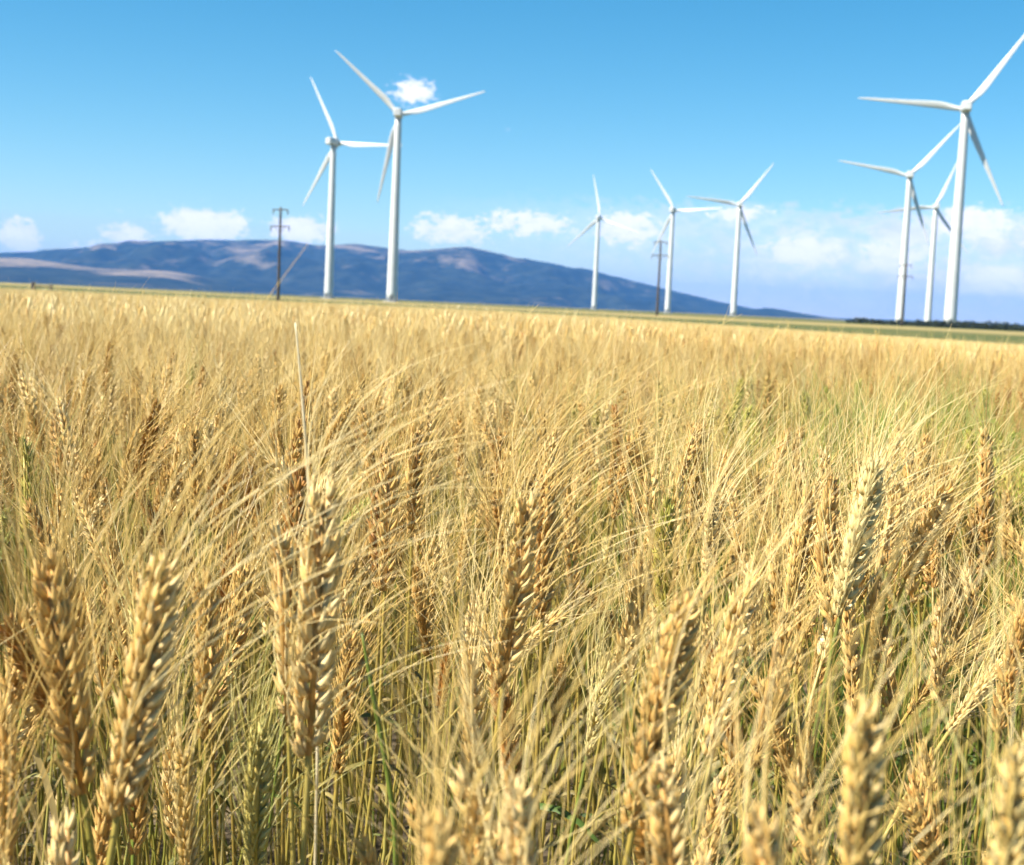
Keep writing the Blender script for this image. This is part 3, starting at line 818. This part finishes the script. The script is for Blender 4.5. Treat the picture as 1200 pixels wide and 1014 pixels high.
HEROES = [
 dict(top=(50, 640), bot=(98, 930), y=.50, tint=.62, green=.12, roll=.3, wind=(.35, 0, .02), label='blurred brown-gold wheat ear nearest the left edge, its awns sweeping right'),
 dict(top=(197, 640), bot=(138, 955), y=.47, tint=.42, green=.08, roll=.9, wind=(.55, 0, -.05), alen=.10, label='large wheat ear with pale tip leaning right, second from the left edge'),
 dict(top=(381, 552), bot=(362, 885), y=.54, tint=.33, green=.0, roll=.15, wind=(.6, 0, -.35), alen=.088, n=28, label='tallest plump pale-gold wheat ear beside the long upright white straw'),
 dict(top=(412, 735), bot=(396, 905), y=.78, tint=.72, green=.0, label='orange-brown wheat ear half hidden behind the tallest plump pale ear'),
 dict(top=(622, 572), bot=(590, 800), y=.66, tint=.50, green=.0, roll=.05, wind=(.75, 0, -.10), alen=.105, aspread=1.25, label='sharp golden wheat ear in the centre, long curved awns fanning right'),
 dict(top=(642, 545), bot=(636, 725), y=.80, tint=.85, green=.0, roll=1.0, wind=(.5, 0, 0), label='dark brown wheat ear standing close behind the sharp central ear'),
 dict(top=(579, 578), bot=(598, 680), y=.86, tint=.8, green=.0, label='small brown wheat ear tilted left just behind the sharp central ear'),
 dict(top=(227, 495), bot=(232, 612), y=1.18, tint=.72, green=.05, wind=(.30, 0, .05), label='brown wheat ear with awns slanting right, below the left utility pole'),
 dict(top=(279, 520), bot=(254, 622), y=1.28, tint=.78, green=.0, label='orange-brown wheat ear leaning right beside the brown one below the left pole'),
 dict(top=(160, 570), bot=(200, 652), y=1.10, tint=.95, green=.0, label='dark brown wheat ear bent to the left behind the two big left ears'),
 dict(top=(1031, 527), bot=(984, 722), y=.74, tint=.05, green=.42, roll=.5, wind=(.3, 0, -.2), alen=.078, label='bright yellow-green wheat ear leaning right, below the right turbine cluster'),
 dict(top=(954, 563), bot=(925, 722), y=.86, tint=.45, green=.06, roll=.2, label='golden wheat ear leaning right, just left of the yellow-green ear'),
 dict(top=(838, 568), bot=(828, 668), y=1.0, tint=-.15, green=.0, label='bleached whitish wheat ear between crossing awns, right of the centre'),
 dict(top=(886, 552), bot=(897, 622), y=1.18, tint=.55, green=.0, label='tan wheat ear between the bleached ear and the golden leaning one'),
 dict(top=(808, 685), bot=(742, 970), y=.50, tint=.68, green=.0, roll=.6, wind=(.3, 0, 0), label='long blurred brown wheat ear leaning right, right of the centre near the bottom'),
 dict(top=(772, 880), bot=(798, 1150), y=.40, tint=.40, green=.1, roll=.0, label='golden wheat ear cut by the bottom edge under the long blurred brown ear'),
 dict(top=(606, 902), bot=(612, 1190), y=.37, tint=.22, green=.0, label='blurred wheat ear with bright white tip at the bottom edge, below the central ear'),
 dict(top=(518, 945), bot=(506, 1260), y=.31, tint=.55, green=.0, label='very blurred orange wheat ear tip at the bottom edge, left of the centre'),
 dict(top=(893, 940), bot=(905, 1260), y=.30, tint=.45, green=.15, label='very blurred golden wheat ear tip at the bottom edge, right of the centre'),
 dict(top=(1014, 812), bot=(1004, 1130), y=.33, tint=.42, green=.34, roll=.4, label='big blurred greenish wheat ear in the bottom right part'),
 dict(top=(1192, 868), bot=(1166, 1180), y=.32, tint=.40, green=.42, label='blurred green-gold wheat ear at the bottom right corner'),
 dict(top=(303, 845), bot=(298, 1030), y=.62, tint=.30, green=.62, label='green unripe wheat ear at the bottom, between the left and the tallest ears'),
 dict(top=(214, 872), bot=(222, 1040), y=.60, tint=.45, green=.35, label='low olive wheat ear at the bottom, right of the leaning pale-tipped ear'),
 dict(top=(712, 772), bot=(688, 885), y=.84, tint=.15, green=.50, label='low yellow-green wheat ear right of the sharp central ear'),
 dict(top=(674, 476), bot=(673, 545), y=1.95, tint=.35, green=.62, label='slim green wheat ear standing upright above the central ear, left of its twin'),
 dict(top=(701, 474), bot=(699, 548), y=1.9, tint=.40, green=.66, label='slim green wheat ear standing upright above the central ear, right of its twin'),
 dict(top=(490, 490), bot=(483, 630), y=1.0, tint=.66, green=.0, roll=.2, wind=(.4, 0, .04), label='upright brown wheat ear between the tallest ear and the central ear'),
 dict(top=(742, 507), bot=(720, 608), y=1.25, tint=.82, green=.0, label='reddish brown wheat ear with white tip, right of the central ear'),
 dict(top=(486, 655), bot=(502, 768), y=1.02, tint=.72, green=.0, aspread=1.7, label='orange wheat ear with awns spread wide, below the upright brown ear'),
 dict(top=(526, 752), bot=(514, 838), y=1.12, tint=1.0, green=.0, label='dark red-brown wheat ear low between the tallest and the central ear'),
 dict(top=(1186, 762), bot=(1112, 858), y=.82, tint=.28, green=.04, depth=.0, label='pale wheat ear bent far to the right near the right edge'),
 dict(top=(1122, 760), bot=(1064, 836), y=.98, tint=.6, green=.0, label='brown wheat ear bent far right, left of the pale bent one'),
 dict(top=(1179, 572), bot=(1178, 655), y=1.5, tint=.66, green=.0, label='upright brown wheat ear at the right edge below the largest turbine'),
 dict(top=(104, 432), bot=(96, 512), y=1.62, tint=.7, green=.0, label='brown wheat ear near the left edge, lower of a close pair'),
 dict(top=(130, 398), bot=(122, 462), y=1.85, tint=.62, green=.0, label='golden brown wheat ear near the left edge, higher of a close pair'),
 dict(top=(548, 600), bot=(540, 690), y=1.2, tint=.5, green=.0, label='golden wheat ear partly behind awns, left of the central ear'),
 dict(top=(20, 505), bot=(30, 590), y=1.4, tint=.75, green=.1, label='brown wheat ear at the left edge above the blurred one'),
 dict(top=(660, 770), bot=(650, 850), y=.95, tint=.6, green=.0, label='small golden ear low at the right foot of the central ear'),
]
for i, h in enumerate(HEROES): hero(seed=i, **h)

m_straw = simple('bleached_straw', (0.80, 0.71, 0.48), (0.58, 0.45, 0.22), 25.0, 0.4)
# the long bleached straw, the green stem and the curled dry leaf that stand out
def straw(name, pts_px, y, r0, r1, mat, tint, green, label, cat):
    P = [np.array(at_y(px, py, y)) for px, py in pts_px]
    b = P[-1].copy(); b[2] = gh(b[0], b[1]) - .01
    P = np.array(P + [b]); O = np.array([b[0], b[1], gh(b[0], b[1])])
    s = np.linspace(0, len(P) - 1, 24); Q = np.stack([np.interp(s, range(len(P)), P[:, k]) for k in range(3)], -1) - O
    k = np.array([.25, .5, .25]); 
    for _ in range(3): Q[1:-1] = Q[:-2] * .25 + Q[1:-1] * .5 + Q[2:] * .25
    mb = MB(); tube(mb, Q, np.interp(np.linspace(0, 1, 24), [0, .25, 1], [r0, r1, r1]), 7)
    o = link(name, mb.mesh(name, mat)); o.location = O
    set_tint(o, tint, green); tag(o, label, cat)
straw('dry_straw', [(346, 378), (351, 430), (357, 500), (362, 575), (366, 660), (372, 800), (374, 930)], .56, .00025, .00062, m_straw, -.5, 0, 'long bleached white straw rising upright beside the tallest plump ear', 'straw')
straw('green_stem', [(424, 742), (440, 830), (455, 910), (468, 1010)], .62, .0006, .0013, m_stem, .2, 1.0, 'bare green stem slanting down at the bottom, left of the centre', 'stem')
r = np.random.default_rng(5)
b = np.array(at_y(74, 1010, .72)); top = np.array(at_y(12, 852, .72)); g0 = gh(b[0], b[1]); O = np.array([b[0], b[1], g0])
s = np.linspace(0, 1, 16)[:, None]
c1 = b - O + np.array([-.003, 0, .05]); e0 = b - O; e1 = top - O
Q = (1 - s) ** 2 * e0 + 2 * (1 - s) * s * (e0 + (e1 - e0) * np.array([.35, .5, .95])) + s ** 2 * e1
Q = np.concatenate([[[0, 0, -.01]], Q]); wv = np.concatenate([[.0016], .0042 * np.interp(s[:, 0], [0, .3, .8, 1], [.4, 1, .7, .05])])
V = np.stack([Q - np.array([.5, .25, 0]) * wv[:, None], Q + np.array([0, -.2, 0]) * wv[:, None], Q + np.array([.5, -.25, 0]) * wv[:, None]], 1)
mb = MB(); mb.add(V, grid_faces(17, 3, False)); o = link('dry_leaf', mb.mesh('dry_leaf', m_leaf)); o.location = O
set_tint(o, .15, -.5); tag(o, 'curled pale yellow dry leaf at the bottom left corner among stems', 'leaf')

# ---- the rest of the 300 nearest stalks
def place_words(px):
    for lim, w in ((95, 'at the left edge'), (215, 'below the left clouds'), (300, 'left of first pole'), (360, 'below the first pole'),
                   (425, 'below shorter left turbine'), (500, 'below tall left turbine'), (575, 'right of tall left turbine'), (650, 'below the mountain middle'),
                   (735, 'below the smallest turbine'), (825, 'below turbine beside pole'), (905, 'below turbine at mountain end'), (1000, 'left of right turbine cluster'),
                   (1075, 'below right turbine cluster'), (1150, 'below the largest turbine')):
        if px < lim: return w
    return 'at the right edge'
def colour_words(tint, green):
    if green > .45: return 'green'
    if green > .22: return 'greenish-gold'
    return 'bleached' if tint < .22 else 'golden' if tint < .5 else 'tan' if tint < .72 else 'brown'
N_IND = 300 - len(HEROES)
placed = []; tries = 0; pos_all = []
while len(placed) < N_IND and tries < 40000:
    tries += 1
    d_ = math.sqrt(rng.uniform(.46 ** 2, 1.56 ** 2)); a_ = rng.uniform(R(-22.5), R(22.5))
    x, y = d_ * math.sin(a_), d_ * math.cos(a_)
    if any((x - p[0]) ** 2 + (y - p[1]) ** 2 < .020 ** 2 for p in pos_all): continue
    k = int(rng.integers(NV)); v = VAR[k]
    ztop = min(.905, max(.68, rng.normal(.845, .045)))
    sc = ztop / v.tip[2]; rz = rng.uniform(0, 6.28); tl = (rng.normal(0, .05), rng.normal(.01, .06))
    M = Matrix.Translation((x, y, gh(x, y))) @ Matrix.Rotation(tl[1], 4, 'Y') @ Matrix.Rotation(tl[0], 4, 'X') @ Matrix.Rotation(rz, 4, 'Z') @ Matrix.Scale(sc, 4)
    tp, bp = M @ Vector(v.tip), M @ Vector(v.base)
    if tp.y < .25 or bp.y < .25: continue
    tx, ty = project(tp); bx, by = project(bp)
    if ty > 1010 or not -30 < tx < 1230: continue
    m = 11 / y
    x0, x1 = min(tx, bx) - m, max(tx, bx) + m
    bad = False
    for (hy, hx0, hy0, hx1, hy1) in used_scr:
        if y < hy + .03:
            ox = min(x1, hx1) - max(x0, hx0); oy = min(by, hy1) - max(ty, hy0)
            if ox > 0.12 * (hx1 - hx0) and oy > 0.08 * (hy1 - hy0): bad = True; break
    if bad: continue
    pos_all.append((x, y))
    g = field_green(x, y) + (rng.uniform(.3, .7) if rng.random() < .06 else 0) ; tint = float(np.clip(rng.normal(.54, .24), -.2, 1.05))
    lean_px = tx - bx
    lean_w = 'leaning right' if lean_px > 0.2 * (by - ty) else 'leaning left' if lean_px < -0.12 * (by - ty) else 'upright'
    row = 'closest row' if d_ < .75 else 'second row' if d_ < 1.15 else 'third row'
    placed.append((M, k, tint, g, '%s wheat ear, %s, %s, %s' % (colour_words(tint, g), lean_w, row, place_words(tx)), d_, tx))
same = {}
for p in sorted(placed, key=lambda q: q[6]): same.setdefault(p[4], []).append(p[6])
ORD = ['leftmost', 'second from left', 'third from left', 'fourth from left', 'fifth from left', 'sixth from left', 'seventh from left', 'eighth from left', 'ninth from left']
for M, k, tint, g, label, d_, tx in placed:
    n_same = same[label]
    if len(n_same) > 1:
        q = n_same.index(tx); label += ', ' + ('rightmost' if q == len(n_same) - 1 else ORD[min(q, 8)])
    v = VAR[k]
    root = empty('wheat_stalk'); root.matrix_world = M
    tag(root, label, 'wheat', 'wheat stalks in the nearest rows')
    ps = [link('stem', v.stem, root)] + [link('leaf', q, root) for q in v.leaf]
    if d_ < .72:
        ear = link('ear', v.rachis, root)
        for i, nd in enumerate(v.nodes):
            m4 = Matrix(nd[0].tolist()).to_4x4(); m4.translation = Vector(nd[1])
            ps.append(link('spikelet', SPK_ME[i % 4], ear, m4))
    else:
        ear = link('ear', v.ear, root)
    aw = link('awns', v.awns, ear); aw['kind'] = 'stuff'
    ps += [ear, aw]
    for p in ps: set_tint(p, tint, g)

# ---- the mass of the field: one object, its points carry the stalks
P_, ROT, SC, IDX, TI, GR = [], [], [], [], [], []
def pt(x, y, lst, hs=1.0, dtilt=1.0, zs=0.035, ztop=.85):
    P_.append((x, y, gh(x, y)))
    IDX.append(lst[int(rng.integers(len(lst)))])
    ROT.append((rng.normal(0, .05) * dtilt, rng.normal(.01, .06) * dtilt, rng.uniform(0, 6.28)))
    SC.append(min(.895, max(.70, rng.normal(ztop, zs))) / .872)
    TI.append(float(np.clip(rng.normal(.50, .22), -.2, 1.05)))
    GR.append(field_green(x, y) + (rng.uniform(.3, .7) if rng.random() < .05 else 0))
def in_ind(x, y):
    return math.hypot(x, y) < 1.56 and abs(math.atan2(x, y)) < R(22.5) and y > 0
for _ in range(int(2.5 ** 2 * R(40) * 330)):              # between and just behind the stalks set one by one
    d_ = 2.5 * math.sqrt(rng.uniform(0, 1)); a_ = rng.uniform(-R(40), R(40)); x, y = d_ * math.sin(a_), d_ * math.cos(a_)
    if in_ind(x, y) or d_ < .46 or (abs(a_) < R(27) and d_ < .75): continue
    pt(x, y, LOD0)
def patches(r0, r1, size, lst, amax=31, keep=lambda x, y: True):
    k = int(r1 / size) + 2
    for i in range(-k, k):
        for j in range(-4, k):
            x, y = (i + .5) * size, (j + .5) * size; d_ = math.hypot(x, y)
            if r0 <= d_ < r1 and abs(math.atan2(x, y)) < R(amax) and y + EDGE_K * x < EDGE_0 - size * .3 and keep(x, y):
                pt(x + rng.uniform(-.05, .05) * size, y + rng.uniform(-.05, .05) * size, lst)
                ROT[-1] = (0, 0, rng.normal(0, .08) + rng.integers(4) * math.pi / 2); SC[-1] = rng.uniform(.985, 1.005); TI[-1] = .45 + .30 * fbm(x / 5 + 3, y / 9, 1.0, 3) + rng.normal(0, .03)
                GR[-1] = field_green(x, y) * .8
patches(.85, 2.7, .5, LOD1, 180, lambda x, y: y > -1.0 and (abs(math.atan2(x, y)) > R(42) and abs(x) < 2.3 or math.hypot(x, y) > 2.45 and abs(math.atan2(x, y)) < R(60)))
patches(2.7, 6.2, .5, LOD1, 33)
patches(6.0, 17, .9, LOD2)
patches(16.6, 60, 1.8, LOD3)
patches(58, 260, 6.0, LOD4)
me = bpy.data.meshes.new('wheat_field')
me.from_pydata(P_, [], [])
for nm_, typ, dat in (('rot', 'FLOAT_VECTOR', ROT), ('scl', 'FLOAT', SC), ('idx', 'INT', IDX), ('tint', 'FLOAT', TI), ('green', 'FLOAT', GR)):
    at = me.attributes.new(nm_, typ, 'POINT')
    at.data.foreach_set('vector' if typ == 'FLOAT_VECTOR' else 'value', np.array(dat, np.int32 if typ == 'INT' else np.float32).ravel())
field = link('wheat_field', me)
tag(field, 'mass of ripe golden wheat filling the field behind the nearest ears', 'wheat field', kind='stuff')
ng = bpy.data.node_groups.new('wheat_field_nodes', 'GeometryNodeTree')
ng.interface.new_socket('Geometry', in_out='INPUT', socket_type='NodeSocketGeometry')
ng.interface.new_socket('Geometry', in_out='OUTPUT', socket_type='NodeSocketGeometry')
gi_, go_ = ng.nodes.new('NodeGroupInput'), ng.nodes.new('NodeGroupOutput')
ci = ng.nodes.new('GeometryNodeCollectionInfo')
ci.inputs['Collection'].default_value = proto_coll
ci.inputs['Separate Children'].default_value = True
ci.inputs['Reset Children'].default_value = True
m2p = ng.nodes.new('GeometryNodeMeshToPoints')
iop = ng.nodes.new('GeometryNodeInstanceOnPoints')
iop.inputs['Pick Instance'].default_value = True
def named(nm_, typ):
    nd = ng.nodes.new('GeometryNodeInputNamedAttribute'); nd.data_type = typ; nd.inputs['Name'].default_value = nm_; return nd.outputs[0]
ng.links.new(gi_.outputs[0], m2p.inputs[0]); ng.links.new(m2p.outputs[0], iop.inputs['Points'])
ng.links.new(ci.outputs[0], iop.inputs['Instance'])
ng.links.new(named('idx', 'INT'), iop.inputs['Instance Index'])
ng.links.new(named('rot', 'FLOAT_VECTOR'), iop.inputs['Rotation'])
ng.links.new(named('scl', 'FLOAT'), iop.inputs['Scale'])
ng.links.new(iop.outputs[0], go_.inputs[0])
md = field.modifiers.new('wheat', 'NODES'); md.node_group = ng
print('individual stalks', len(placed) + len(HEROES), 'field points', len(P_), 'tries', tries)
